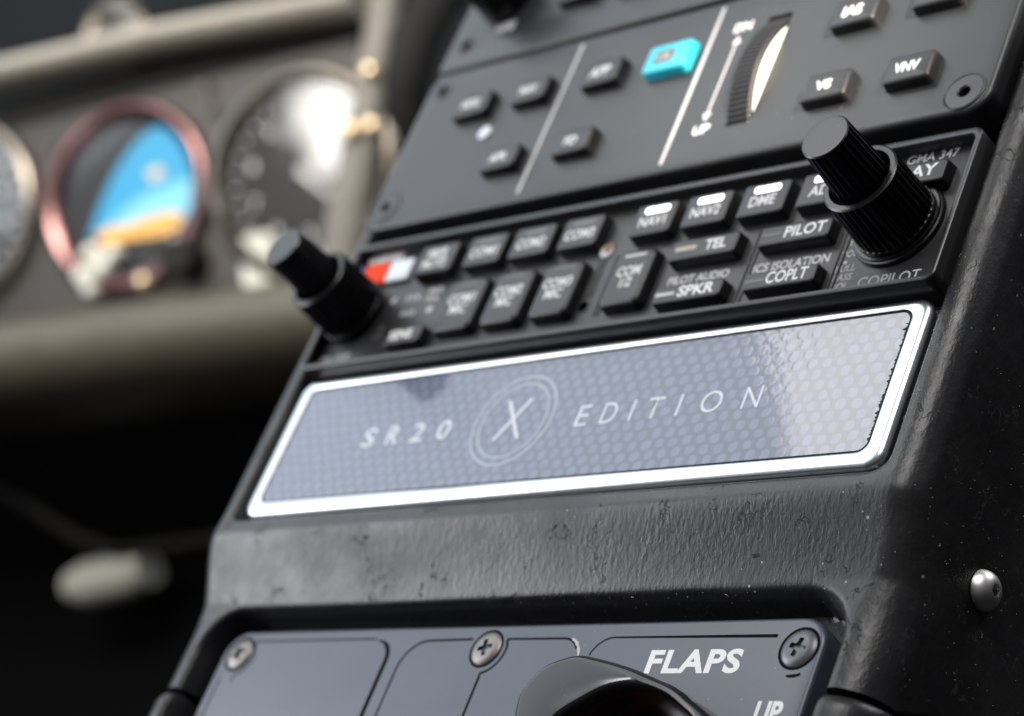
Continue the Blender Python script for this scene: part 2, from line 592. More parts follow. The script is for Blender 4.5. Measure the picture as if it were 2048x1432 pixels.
def text(name, s, u, v, n, w, h, material, parent, bold=0.0, anchor='c', spacing=1.0, shear=0.0, line=1.0):
    """printed lettering fitted to a w x h mm box whose centre (c) or lower left corner (l) is at u, v"""
    cu = bpy.data.curves.new(name, 'FONT')
    cu.body = s
    cu.align_x = 'CENTER'
    cu.offset = bold
    cu.space_character = spacing
    cu.space_line = line
    cu.shear = shear
    cu.resolution_u = 4
    cu.fill_mode = 'FRONT'
    tmp = bpy.data.objects.new('tmp_text', cu)
    COL.objects.link(tmp)
    dg = bpy.context.evaluated_depsgraph_get()
    me = bpy.data.meshes.new_from_object(tmp.evaluated_get(dg))
    bpy.data.objects.remove(tmp)
    bpy.data.curves.remove(cu)
    me.name = name
    xs = [p.co.x for p in me.vertices]
    ys = [p.co.y for p in me.vertices]
    x0, x1, y0, y1 = min(xs), max(xs), min(ys), max(ys)
    top = parent
    while top.parent:
        top = top.parent
    g = Vector(tuple(top['_org']))
    u0 = u - w / 2 if anchor == 'c' else u
    v0 = v - h / 2 if anchor == 'c' else v
    for p in me.vertices:
        p.co = (Vector((u0 + (p.co.x - x0) / (x1 - x0) * w, v0 + (p.co.y - y0) / (y1 - y0) * h, n)) - g) * 0.001
    return part_me(name, me, material, parent, 0)


def cut(bm, *cutters):
    """boolean difference of bmeshes, returns a new bmesh (still in mm)"""
    def obj(b):
        me = bpy.data.meshes.new('tmp')
        bmesh.ops.recalc_face_normals(b, faces=b.faces[:])
        b.to_mesh(me)
        b.free()
        o = bpy.data.objects.new('tmp', me)
        COL.objects.link(o)
        return o
    a = obj(bm)
    cs = [obj(c) for c in cutters]
    for c in cs:
        md = a.modifiers.new('cut', 'BOOLEAN')
        md.operation = 'DIFFERENCE'
        md.solver = 'EXACT'
        md.object = c
    dg = bpy.context.evaluated_depsgraph_get()
    me = bpy.data.meshes.new_from_object(a.evaluated_get(dg))
    out = bmesh.new()
    out.from_mesh(me)
    for o in [a] + cs:
        bpy.data.objects.remove(o)
    bpy.data.meshes.remove(me)
    return out


def sstep(a, b, x):
    t = min(1, max(0, (x - a) / (b - a)))
    return t * t * (3 - 2 * t)


def sd_rrect(u, v, u0, v0, u1, v1, r):
    cx, cy = (u0 + u1) / 2, (v0 + v1) / 2
    qx = abs(u - cx) - (u1 - u0) / 2 + r
    qy = abs(v - cy) - (v1 - v0) / 2 + r
    return math.hypot(max(qx, 0), max(qy, 0)) + min(max(qx, qy), 0) - r


# ================================================================== the dark cabin behind
def wall_obj(name, bm, material):
    me = bpy.data.meshes.new(name)
    bmesh.ops.recalc_face_normals(bm, faces=bm.faces[:])
    for v in bm.verts:
        v.co = PANEL_O + PANEL @ (v.co * 0.001)
    bm.to_mesh(me)
    bm.free()
    me.materials.append(material)
    o = bpy.data.objects.new(name, me)
    COL.objects.link(o)
    o['kind'] = 'structure'
    return o


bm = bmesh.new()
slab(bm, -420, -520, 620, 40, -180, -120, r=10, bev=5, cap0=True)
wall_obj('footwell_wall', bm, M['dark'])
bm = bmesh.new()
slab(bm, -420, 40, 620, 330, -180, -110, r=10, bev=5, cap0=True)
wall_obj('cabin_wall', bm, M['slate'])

# ================================================================== instrument panel (far, out of focus)
ip = thing('instrument_panel', 'brown grey instrument panel with tan leather top rail, behind the console', 'instrument panel',
           (0, 0, 0), frame=PANEL, base=PANEL_O)
bm = bmesh.new()
slab(bm, -260, -50, 112, 62, -30, 0, r=8, bev=3, cap0=True)
part('board', bm, M['board'], ip)


def tube(bm, pts, r, seg=16, ry=None, up=Vector((0, 0, 1))):
    rings = []
    P = [Vector(p) for p in pts]
    for i, p in enumerate(P):
        d = (P[min(i + 1, len(P) - 1)] - P[max(i - 1, 0)]).normalized()
        a = d.cross(up).normalized()
        b = a.cross(d).normalized()
        rr = r[i] if isinstance(r, (list, tuple)) else r
        rings.append([p + a * (rr * math.cos(2 * math.pi * k / seg)) + b * ((ry or rr) * math.sin(2 * math.pi * k / seg)) for k in range(seg)])
    loft(bm, rings, True, True)


bm = bmesh.new()
tube(bm, [(-270, 72.5, 10), (-78, 72.0, 10), (20, 68, 10), (118, 60.5, 9)], 7.0, ry=12)
part('top_rail', bm, M['tan'], ip)
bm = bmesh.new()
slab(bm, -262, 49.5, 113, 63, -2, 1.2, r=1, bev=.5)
part('under_rail_shade', bm, M['black'], ip)  # black strip standing in for the shade below the top rail
bm = bmesh.new()
tube(bm, [(128, 66, 4), (125, 45, 6), (119, 20, 8), (110, -8, 8), (102, -30, 6), (94, -52, 2)], [8, 8, 8, 9, 10, 10], ry=7)
part('side_trim', bm, mat('grey_tan_trim', (0.21, 0.195, 0.175), 0.5, bump=0.3, scale=500, vary=0.2), ip)
bm = bmesh.new()
prof = [(-48, -12), (-47, 6), (-50, 16), (-57, 23), (-66, 25), (-76, 20), (-84, 8), (-89, -10), (-91, -40)]
vs = [[bm.verts.new((a, v - (a - 0) * 0.06, n)) for v, n in prof] for a in (-270, -90, 20, 70, 100, 118)]
for a, b in zip(vs[:-1], vs[1:]):
    for i in range(len(prof) - 1):
        bm.faces.new((a[i], b[i], b[i + 1], a[i + 1]))
part('knee_padding', bm, M['olive'], ip, smooth=80)
bm = bmesh.new()
tube(bm, [(150, 85, -40), (142, 62, -14), (136, 40, 0), (131, 20, 2), (127, 4, -6)], [10, 11, 12, 11, 9])
part('air_hose', bm, M['black'], ip)
for nm, (a, b, h, r) in enumerate(((122.5, 27, 16, 4.0), (112, 3, 18, 4.4), (120, 4, 14, 4.0), (3.5, -41, 16, 3.6), (-88, -39, 14, 4.0),
                                   (-24, -22.5, 14, 4.0), (-20.5, -29, 12, 4.4), (-30, -31, 12, 4.2), (-14, -24, 12, 3.6), (-27, -38, 12, 3.2),
                                   (-76, 26, 2, 3.5), (-48, 34, 2, 3), (36, 34, 2, 3), (34, 44, 2, 3), (17, -24, 10, 4))):
    bm = bmesh.new()
    lathe(bm, a, b, [(r, h - 4), (r, h), (r * 0.8, h + 1.4), (r * 0.45, h + 2.2)], 20)
    part('fitting', bm, M['brass'] if nm in (0, 1, 2, 3, 4) else (M['ivory'] if nm < 10 else M['greybezel']), ip)
bm = bmesh.new()
lathe(bm, 20, -33, [(9, 0), (9, 14), (7, 16)], 32)
part('control_knob', bm, M['black'], ip)


def gauge(name, label, a, b, r_out, r_in, bez, extra):
    t = thing(name, label, 'gauge', (a, b, 0), 'round gauges in the blurred panel', PANEL, PANEL_O)
    bm = bmesh.new()
    lathe(bm, a, b, [(r_out, 0.3), (r_out, 5), (r_out - 1.5, 7.0), (r_out - 4, 7.2), (r_in + 1, 3.0), (r_in, -2)], 72, cap=False)
    part('bezel', bm, bez, t, smooth=50)
    bm = bmesh.new()
    lathe(bm, a, b, [(r_in + 1.2, -2.6), (r_in + 1.2, -2)], 64, cap=True)
    # the dial stands just proud of the board
    for v in bm.verts:
        v.co.z += 2.6
    part('dial', bm, M['face'], t)
    extra(t, a, b)
    bm = bmesh.new()
    loft(bm, [at(circ(a, b, r_in + 0.6, 64), 3.2)], False, True)
    part('cover_glass', bm, M['glass'], t)
    return t


def poly(name, pts, n, m, t):
    bm = bmesh.new()
    bm.faces.new([bm.verts.new((x, y, n)) for x, y in pts])
    return part(name, bm, m, t, 0)


def attitude(t, a, b):
    # blue sky field bounded on the upper left by a long arc, paler low on the right, amber strip along the bottom
    poly('sky_field', [(a + x, b + y) for x, y in ((-23, -14), (-19, -6), (-14, 3), (-6.5, 14), (0, 20.5), (7, 26), (14, 29), (20, 29.5), (26, 23), (31, 13), (33, 4), (32, -8), (28, -16))], 0.9, M['sky'], t)
    poly('pale_field', [(a + x, b + y) for x, y in ((-16, -14), (-6, -6), (6, -1), (18, 1), (33, 2), (32, -8), (28, -16))], 1.1, M['skylight'], t)
    bm = bmesh.new()
    ribbon(bm, [(a - 18, b - 15.5), (a - 10, b - 15.5), (a - 3, b - 16), (a + 3, b - 15.5), (a + 15, b - 15.5), (a + 26, b - 15)], [5, 9, 6, 8, 10, 7], 1.4)
    part('horizon_bar', bm, M['amber'], t, 0)
    poly('aircraft_symbol', circ(a + 14.5, b + 8, 4.5, 16, ry=3.0), 1.4, M['brass'], t)


def ticks(n_t, r0, r1, w):
    def fn(t, a, b):
        bm = bmesh.new()
        for i in range(n_t):
            an = math.radians(360 * i / n_t)
            d = Vector((math.cos(an), math.sin(an)))
            ribbon(bm, [(a + d.x * r0, b + d.y * r0), (a + d.x * r1, b + d.y * r1)], w, 0.9)
        part('scale_marks', bm, M['dimwhite'], t, 0)
        for i in range(10):
            an = math.radians(90 - 36 * i)
            text('numeral', str(i), a + math.cos(an) * (r0 - 6), b + math.sin(an) * (r0 - 6), 0.9, 3.6, 5.2, M['white'], t, bold=0.03)
        bm = bmesh.new()
        ribbon(bm, [(a - 3, b + 2), (a + 18, b - 20)], [3, 1], 1.5)
        part('pointer', bm, M['white'], t, 0)
    return fn


gauge('attitude_gauge', 'blue and orange attitude gauge with pinkish bezel, middle of the blurred panel', -10, 3, 44, 34, M['bezel'], attitude)
gauge('dial_gauge', 'black round gauge with white glare on its glass, beside the console', 80, -5, 47, 39, M['greybezel'], ticks(30, 33, 37, 1.2))
gauge('dial_gauge', 'dark gauge cut off by the picture edge, left of the blue gauge', -104, 14, 46, 38, M['greybezel'], ticks(30, 32, 36, 1.4))
# lettered placard below the gauges
bm = bmesh.new()
slab(bm, 46, -50, 62, -27, 0.5, 3, r=3, bev=1)
part('placard', bm, M['ivory'], ip)

chrome = thing('chrome_vent', 'blurred silver round vent above the tan rail', 'vent', (-44, 100, -40), frame=PANEL, base=PANEL_O)
bm = bmesh.new()
lathe(bm, -44, 100, [(20, -110), (19, -44), (14, -40), (9, -41), (6, -46)], 32)
part('vent_body', bm, M['greybezel'], chrome)
bm = bmesh.new()
lathe(bm, -44, 100, [(6.5, -45), (5, -43.5), (2, -43)], 20)
part('vent_hub', bm, M['greybezel'], chrome)

pedal = thing('rudder_pedal', 'pale worn pedal bar in the dark footwell', 'pedal', (-95, -150, -95), frame=PANEL, base=PANEL_O)
bm = bmesh.new()
tube(bm, [(-116, -151.5, -90), (-108, -151.2, -90), (-82, -149.4, -90), (-73, -148.6, -90)], [8, 11.5, 11.5, 8], ry=12, seg=20)
part('foot_bar', bm, M['pedal'], pedal)
bm = bmesh.new()
tube(bm, [(-95, -150, -92), (-95, -144, -110), (-95, -120, -124)], 4)
part('pedal_arm', bm, M['dark'], pedal)
cord = thing('brown_strap', 'dim brown strap hanging across the dark footwell', 'strap', (-80, -130, -60), frame=PANEL, base=PANEL_O)
bm = bmesh.new()
tube(bm, [(-150, -100, -70), (-124, -113, -66), (-100, -131, -70), (-84, -140, -80), (-30, -139, -95), (0, -135, -100)], 3.0)
part('strap_webbing', bm, M['cord'], cord)

# ================================================================== console body
console = thing('centre_console', 'black grained leather console body holding the stacked panels', 'console', (0, -60, -30))
W = 87.0


def height(u, v, lower=False):
    x_ = min(1.0, max(0.0, (-39.0 - v) / 13.5))
    top = -2.5 - 4.8 * (0.72 * x_ + 0.28 * x_ * x_ * (3 - 2 * x_))
    # a soft shoulder below the badge and a slight swell of the padding
    top += 0.35 * math.exp(-((v + 39) / 4.0) ** 2) + 0.25 * math.sin(u * 0.045) * sstep(-36, -44, v)
    r = 5.0 + 3.0 * sstep(-44, -60, v)
    e = abs(u) - (W - r)
    n = top
    if e > 0:
        e = min(e, r)
        n = top - (r - math.sqrt(max(r * r - e * e, 0)))
    if lower:
        n += 1.2
        k = max(0, 3.0 - (-72.3 - v))
        n -= 3.0 - math.sqrt(max(9 - k * k, 0))

    def carve(n, sd, floor, lip):
        if sd > lip:
            return n
        if sd > 0:
            k = lip - sd
            return n - (lip - math.sqrt(max(lip * lip - k * k, 0)))
        return max(floor, n - lip + sd * 10)
    if v > -37.5:
        n = carve(n, sd_rrect(u, v, -80.4, -35.6, 80.4, 300, 3.0), -26 if v > -0.8 else -6.0, 1.0)
    if v < -40:
        n = carve(n, sd_rrect(u, v, -78, -300, 78, -54.3, 9.0), -14.5, 2.0)
    return n


def shell(v0, v1, step, lower):
    bm = bmesh.new()
    us = [-W + 2 * W * i / 300 for i in range(301)]
    fine = []
    for k in range(1, 8):
        fine.append(-W + 5 * (k / 8) ** 2)
    us = sorted(set([round(x, 4) for x in us + fine + [-f for f in fine]]))
    nv = int(round((v1 - v0) / step))
    vsl = [v0 + (v1 - v0) * j / nv for j in range(nv + 1)]
    drops = [3, 8, 16, 28, 44, 64, 90, 120]
    rows = []
    for v in vsl:
        row = []
        nl = height(us[0], v, lower)
        nr = height(us[-1], v, lower)
        for d in reversed(drops):
            row.append(bm.verts.new((-W, v + 0.5 * d, nl - d)))
        for u in us:
            row.append(bm.verts.new((u, v, height(u, v, lower))))
        for d in drops:
            row.append(bm.verts.new((W + d * 0.02, v + 0.5 * d, nr - d)))
        rows.append(row)
    for a, b in zip(rows[:-1], rows[1:]):
        for i in range(len(a) - 1):
            bm.faces.new((a[i], a[i + 1], b[i + 1], b[i]))
    # close the seam edge by folding it inwards
    edge = rows[0] if not lower else rows[-1]
    sgn = 1
    fold = [bm.verts.new((p.co.x * 0.985, p.co.y, p.co.z - 2.5)) for p in edge]
    for i in range(len(edge) - 1):
        bm.faces.new((edge[i], edge[i + 1], fold[i + 1], fold[i]))
    return bm


part('upper_shell', shell(-71.6, 116, 0.62, False), M['leather'], console, smooth=60)
part('lower_shell', shell(-150, -72.4, 0.62, True), M['leather'], console, smooth=60)
bm = bmesh.new()
slab(bm, -84, -200, 84, 116, -140, -40, r=3, bev=1, cap0=True)
part('inner_core', bm, M['black'], console)

# loose dust and lint lying on the leather
random.seed(11)
bm = bmesh.new()


def speck(p, nrm, size, fibre):
    nrm = nrm.normalized()
    a = nrm.orthogonal().normalized()
    a = Matrix.Rotation(random.uniform(0, 6.28), 3, nrm) @ a
    b = nrm.cross(a)
    if fibre:
        L_ = size * random.uniform(2.5, 5)
        k1 = random.uniform(-.5, .5)
        q = [p + a * (L_ * (t - .5)) + b * (k1 * L_ * (t - .5) ** 2 * 2) + nrm * (.06 + .25 * size * math.sin(3.1 * t)) for t in (0, .33, .66, 1)]
        for i in range(3):
            w_ = b * size * .16
            h_ = nrm * size * .2
            c = [bm.verts.new(x) for x in (q[i] - w_, q[i] + w_, q[i] + h_, q[i + 1] - w_, q[i + 1] + w_, q[i + 1] + h_)]
            for f in ((0, 1, 4, 3), (1, 2, 5, 4), (2, 0, 3, 5)):
                bm.faces.new([c[k] for k in f])
    else:
        r_ = [bm.verts.new(p + (a * math.cos(t) + b * math.sin(t)) * size * random.uniform(.3, .6)) for t in (0, 1.25, 2.5, 3.75, 5.0)]
        tp = bm.verts.new(p + nrm * size * random.uniform(.3, .6))
        for i in range(5):
            bm.faces.new((r_[i], r_[(i + 1) % 5], tp))


def on_top(u, v, size, fibre):
    e_ = .3
    h0 = height(u, v)
    nr_ = Vector((-(height(u + e_, v) - h0) / e_, -(height(u, v + e_) - h0) / e_, 1))
    speck(Vector((u, v, h0 + .02)), nr_, size, fibre)


for i in range(70):
    on_top(random.gauss(81.6, .5), random.uniform(-30, 62), random.uniform(.10, .26), random.random() < .25)
for i in range(60):
    on_top(random.uniform(5, 76), random.gauss(-54.6, .7), random.uniform(.10, .24), random.random() < .3)
for i in range(110):
    on_top(random.uniform(-60, 84), random.uniform(-53, -37), random.uniform(.08, .2), random.random() < .3)
for i in range(45):
    on_top(random.uniform(82, 86.3), random.uniform(-70, 40), random.uniform(.10, .22), random.random() < .2)
for i in range(260):
    d_ = random.uniform(6, 60)
    clx = random.choice((0, 0, 1))
    v_ = random.uniform(-75, -10) if not clx else random.gauss(-48, 5)
    speck(Vector((W + d_ * 0.02 + .03, v_ + .5 * d_, -6 - d_)), Vector((1, 0, 0)), random.uniform(.07, .2), random.random() < .2)
dust_me = bmesh.new()
lint = thing('dust_lint', 'pale dust specks and lint scattered over the black leather console', 'dust', (0, -60, -30))
part('specks', bm, mat('pale_dust', (0.62, 0.58, 0.50), 0.9, spec=0.1), lint, 0)
lint['kind'] = 'stuff'
dust_me.free()

# button-head screw on the right side of the console
sc = (W + 0.4, -43.8, -25.5)
bm = bmesh.new()
lathe(bm, 0, 0, [(3.4, 0.0), (3.35, 0.45), (3.1, 1.1), (2.7, 1.65), (2.15, 2.1), (1.6, 2.35), (1.2, 2.45)], 40)
ct = bmesh.new()
lathe(ct, 0, 0, [(1.2, 0.6), (1.2, 3)], 12, cap0=True, knurl=lambda r, i, k: r * (1.0 if i % 2 == 0 else 0.78))
bm = cut(bm, ct)
for v in bm.verts:
    v.co = Vector((sc[0] + v.co.z, sc[1] + v.co.x, sc[2] + v.co.y))
part('side_screw', bm, M['steel'], console)
bm = bmesh.new()
lathe(bm, 0, 0, [(1.2, 0.62), (0.2, 0.62)], 12)
for v in bm.verts:
    v.co = Vector((sc[0] + v.co.z, sc[1] + v.co.x, sc[2] + v.co.y))
part('screw_socket', bm, M['black'], console)

# ================================================================== audio panel
audio = thing('audio_panel', 'black audio panel with two rows of keys and two stepped knobs', 'audio panel', (0, 16, -20))
O = rrect
bm = bmesh.new()
rings = [at(O(-79.4, 0, 79.4, 33, 2.0, 8), -24), at(O(-79.4, 0, 79.4, 33, 2.0, 8), -0.5), at(O(-79.25, .15, 79.25, 32.85, 1.9, 8), -0.15),
         at(O(-79.0, .4, 79.0, 32.6, 1.7, 8), 0), at(O(-78.2, .95, 78.5, 31.6, 1.2, 8), 0), at(O(-77.9, 1.15, 78.2, 31.4, 1.0, 8), -0.2),
         at(O(-77.8, 1.25, 78.1, 31.3, 1.0, 8), -0.6), at(O(-77.8, 1.25, 78.1, 31.3, 1.0, 8), -2.6)]
loft(bm, rings, False, False)
part('raised_rim', bm, M['rim'], audio)

FN = -2.5


def hole_cut(u, v, r):
    c = bmesh.new()
    lathe(c, u, v, [(r, -8), (r, 2)], 24, cap0=True)
    return c


bm = bmesh.new()
slab(bm, -78.4, .8, 78.6, 32.0, -10, FN, r=0.5, bev=0.05, cap0=True)
bm = cut(bm, hole_cut(-3.3, 7.7, 1.25))
part('faceplate', bm, M['audio'], audio)
bm = bmesh.new()
lathe(bm, -3.3, 7.7, [(1.7, FN + .01), (1.6, FN + .16), (1.3, FN + .16), (1.25, FN - .2)], 24, cap=False)
part('microphone_rim', bm, M['rim'], audio)
bm = bmesh.new()
lathe(bm, -3.1, 21.2, [(1.75, FN + .02), (1.7, FN + .25), (1.3, FN + .3)], 24)
part('sensor_ring', bm, M['dimwhite'], audio)
bm = bmesh.new()
lathe(bm, -2.7, 21.8, [(1.2, FN + .3), (1.1, FN + .4)], 24)
part('light_sensor', bm, M['copper'], audio)
for (a, b) in (((34.9, 19.5), (34.9, 3.0)), ((55.3, 20), (55.3, 3.0)), ((-3.6, 19), (-3.6, 10)), ((0.4, 19.5), (0.4, 5))):
    for k in (0, 1):
        bm = bmesh.new()
        slab(bm, a[0] - .25 + k * 1.1, b[1], a[0] + .25 + k * 1.1, a[1], FN - .1, FN + 0.28, r=.2, bev=.18)
        part('moulded_rib', bm, M['audio'], audio)


def key(parent, u0, v0, u1, v1, legend, lw, lh, lu=None, lv=None, bar=None, bar_m=None, m=M['button'], n1=0.05, n0=FN - .3, r=0.8, bev=0.55, taper=0.25, bold=0.02):
    bm = bmesh.new()
    slab(bm, u0 - .15, v0 - .15, u1 + .15, v1 + .15, n0, n1, r=r, bev=bev, taper=taper, bs=4)
    k = part('button', bm, m, parent, smooth=40)
    if legend:
        text('legend', legend, (u0 + u1) / 2 if lu is None else lu, (v0 + v1) / 2 if lv is None else lv, n1 + 0.03, lw, lh, M['white'], k, bold=bold, line=0.85)
    if bar:
        bm = bmesh.new()
        slab(bm, bar[0] - bar[2] / 2, bar[1] - bar[3] / 2, bar[0] + bar[2] / 2, bar[1] + bar[3] / 2, n1 - .1, n1 + 0.06, r=bar[3] * .4, bev=.05)
        part('indicator_bar', bm, bar_m or M['dim'], k)
    return k


top = [(-56, -45, 'MKR\nMUTE', 7.0, 5.0, None), (-41.6, -31, 'COM1', 7.6, 2.4, 0), (-28.7, -17.6, 'COM2', 7.6, 2.4, 0), (-15.2, -4.8, 'COM3', 7.6, 2.4, 0),
       (3.5, 13.8, 'NAV1', 6.6, 2.4, 1), (16.2, 27, 'NAV2', 7.0, 2.4, 1), (29.5, 40.4, 'DME', 6.0, 2.4, 1), (43.0, 54.0, 'ADF', 6.0, 2.4, 1)]
for u0, u1, s, w, h, ind in top:
    cu_ = (u0 + u1) / 2
    key(audio, u0, 21.3, u1, 29.1, s, w, h, lv=(24.6 if ind is not None else 25.2), bar=None if ind is None else (cu_ + 0.3, 27.3, 6.0, 1.5),
        bar_m=M['lit'] if ind else M['dim'], bold=0.018)
for u0, u1, s, w, h in ((-42, -31, 'COM1\nMIC', 7.4, 5.0), (-28.7, -18, 'COM2\nMIC', 7.4, 5.0), (-15.4, -5.0, 'COM3\nMIC', 7.4, 5.0), (2.9, 13.2, 'COM\n1/2', 5.8, 5.0)):
    cu_ = (u0 + u1) / 2
    key(audio, u0, 4.7, u1, 18.0, s, w, h, lv=11.4, bar=(cu_ + .2, 16.4, 5.4, 0.75), bar_m=M['dimwhite'] if u0 > 0 else M['dim'], r=1.6, bev=1.1, bold=0.018)
key(audio, 16.6, 13.3, 32.7, 18.3, 'TEL', 5.0, 2.4, lu=27.6, lv=16.0, bar=(20.6, 15.9, 5.2, 1.1), bar_m=M['warmdim'], bold=0.03)
key(audio, 17.0, 3.4, 33.2, 7.5, 'SPKR', 8.4, 2.5, lu=27.2, lv=5.6, bar=(19.9, 5.4, 4.6, 0.8), bar_m=M['dimwhite'], bold=0.03)
key(audio, 37.5, 13.3, 53.5, 17.9, 'PILOT', 9.0, 2.5, lu=47.9, lv=15.8, bar=(40.6, 15.7, 4.6, 0.7), bold=0.02)
key(audio, 38.0, 3.4, 54.0, 7.6, 'COPLT', 9.0, 2.6, lu=47.6, lv=5.6, bar=(40.6, 5.3, 4.6, 0.7), bold=0.015)
key(audio, -55.2, 3.4, -44.5, 7.7, 'SENS', 6.6, 2.3, lu=-50.4, lv=5.6, bold=0.03)
key(audio, 61.5, 21.9, 74.3, 26.9, 'PLAY', 9.2, 2.6, lu=67.9, lv=24.7, bold=0.02)

TN = FN + 0.03
text('printed_label', 'GMA 347', 68.4, 30.2, TN, 10.6, 1.9, M['dimwhite'], audio, bold=0.005)
text('printed_label', 'COPILOT', 68.0, 3.6, TN, 12.6, 2.3, M['dimwhite'], audio, bold=0.005)
text('printed_label', 'VOL', 57.6, 10.6, TN, 3.6, 1.5, M['dimwhite'], audio, bold=0.015)
text('printed_label', 'PULL\nPASS\nVOL', 57.9, 5.4, TN, 4.2, 5.4, M['dimwhite'], audio, bold=0.01, line=0.95)
text('printed_label', 'PILOT AUDIO', 23.8, 10.7, TN, 14.4, 1.9, M['dimwhite'], audio, bold=0.025)
text('printed_label', 'ICS ISOLATION', 45.0, 10.5, TN, 16.8, 2.0, M['dimwhite'], audio, bold=0.02)
text('printed_label', 'PILOT', -72, 3.7, TN, 9.0, 2.0, M['dimwhite'], audio, bold=0.02)
text('printed_label', 'GARMIN', -70.8, 30.3, TN, 10.8, 1.9, M['white'], audio, bold=0.06)
text('printed_label', 'VOL', -55.4, 17.6, TN, 5.0, 1.5, M['dimwhite'], audio, bold=0.04)
text('printed_label', 'SQ', -55.0, 13.4, TN, 4.4, 1.3, M['dimwhite'], audio, bold=0.04)
text('printed_label', 'MKR\nVOL', -49.2, 17.6, TN, 4.4, 3.6, M['dimwhite'], audio, bold=0.03)
text('printed_label', 'HI\nLO', -61.2, 9.4, TN, 2.6, 3.6, M['dim'], audio, bold=0.03)
bm = bmesh.new()
for (a, b, r) in ((57.3, 8.7, .38), (-61.4, 17.6, .8), (-48.6, 13.6, .9)):
    loft(bm, [at(circ(a, b, r, 16), TN)], False, True)
part('printed_label', bm, M['dimwhite'], audio, 0)
bm = bmesh.new()
ribbon(bm, [(57.2, 13.8), (57.2, 12.4)], .3, TN)
ribbon(bm, arc(58.4, 14.6, 1.6, 200, 60, 8), .3, TN)
part('printed_label', bm, M['dimwhite'], audio, 0)
# marker beacon lenses
for nm, u0, u1, m in (('blue', -77.4, -75.0, M['navy']), ('orange', -74.7, -67.3, M['orange']), ('white', -66.9, -60.0, M['lens'])):
    bm = bmesh.new()
    slab(bm, u0, 22.6, u1, 28.3, FN - .2, FN + 0.9, r=.5, bev=.3)
    part('marker_lamp', bm, m, audio)['label'] = nm + ' marker lamp'


def stepped_knob(u, v, rb):
    bm = bmesh.new()
    lathe(bm, u, v, [(rb, FN - .1), (rb, -2.0), (rb - .15, -1.7), (rb - .5, -1.6), (rb - .6, -1.25), (7.4, -1.2), (6.0, -1.1)], 72)
    k = part('knob', bm, M['knob'], audio, smooth=30)
    N = 34
    per = 6
    seg = N * per
    pat = [0, .55, 1, 1, .55, 0]

    def kn(depth, plain):
        def fn(r, i, j):
            if j in plain:
                return r
            return r - depth * (1 - pat[i % per])
        return fn
    bm = bmesh.new()
    lathe(bm, u, v, [(7.75, -1.0), (7.75, -0.45), (7.65, -0.3), (7.55, -0.25), (7.5, -0.2), (7.2, 10.1), (7.15, 10.35), (6.85, 10.55), (6.0, 10.6), (5.85, 10.3), (5.8, 6.5), (4.7, 6.5)],
          seg, cap=False, knurl=kn(0.85, (0, 1, 2, 6, 7, 8, 9, 10, 11)))
    part('outer_ring', bm, M['knob'], k, smooth=30)
    N2 = 24
    seg2 = N2 * per
    bm = bmesh.new()
    lathe(bm, u, v, [(4.75, 6.4), (4.75, 9.4), (5.15, 9.6), (5.1, 9.8), (4.62, 20.95), (4.56, 21.2), (4.35, 21.38), (4.2, 21.4), (3.9, 21.4)],
          seg2, cap=True, knurl=kn(0.68, (0, 1, 5, 6, 7, 8)))
    part('inner_knob', bm, M['knob'], k, smooth=30)
    return k


stepped_knob(66.4, 15.2, 8.95)
stepped_knob(-71.3, 15.2, 6.3)

# ================================================================== autopilot panel
ap = thing('autopilot_panel', 'charcoal autopilot panel with square keys, white lines and a ridged wheel', 'autopilot panel', (0, 60, -20))
AN = 1.2


def box(u0, v0, u1, v1, n0, n1):
    c = bmesh.new()
    slab(c, u0, v0, u1, v1, n0, n1, r=.4, bev=.01, cap0=True)
    return c


bm = bmesh.new()
slab(bm, -79.4, 35.8, 79.6, 81.0, -24, AN, r=4.5, bev=1.1, seg=8, bs=5, cap0=True)
bm = cut(bm, box(19.0, 44.4, 24.95, 72.6, -14, 6), hole_cut(73.7, 40.6, 1.2), hole_cut(-74.2, 42.0, 1.2), hole_cut(-74, 75.4, 1.2))
part('faceplate', bm, M['panel'], ap, smooth=30)
bm = bmesh.new()
slab(bm, -79.4, 81.9, 79.6, 118, -24, AN, r=1.2, bev=.5, seg=6, bs=3, cap0=True)
bm = cut(bm, hole_cut(-73.6, 89.0, 1.2))
part('upper_faceplate', bm, M['panel'], ap, smooth=30)
bm = bmesh.new()
slab(bm, -79.2, 78, 79.4, 84, -23, AN - 1.0, r=1, bev=.2, cap0=True)
part('joint_strip', bm, M['panel'], ap)


def ap_key(u0, v0, u1, v1, s, w=4.6, h=2.3, m=M['button'], bold=.03):
    bm = bmesh.new()
    slab(bm, u0 - .35, v0 - .35, u1 + .35, v1 + .35, AN - .5, AN + 2.2, r=1.1, bev=0.7, taper=0.3, bs=3, seg=4)
    k = part('button', bm, m, ap, smooth=40)
    if s:
        text('legend', s, (u0 + u1) / 2 - .2, (v0 + v1) / 2, AN + 2.23, w, h, M['white'], k, bold=bold)
    return k


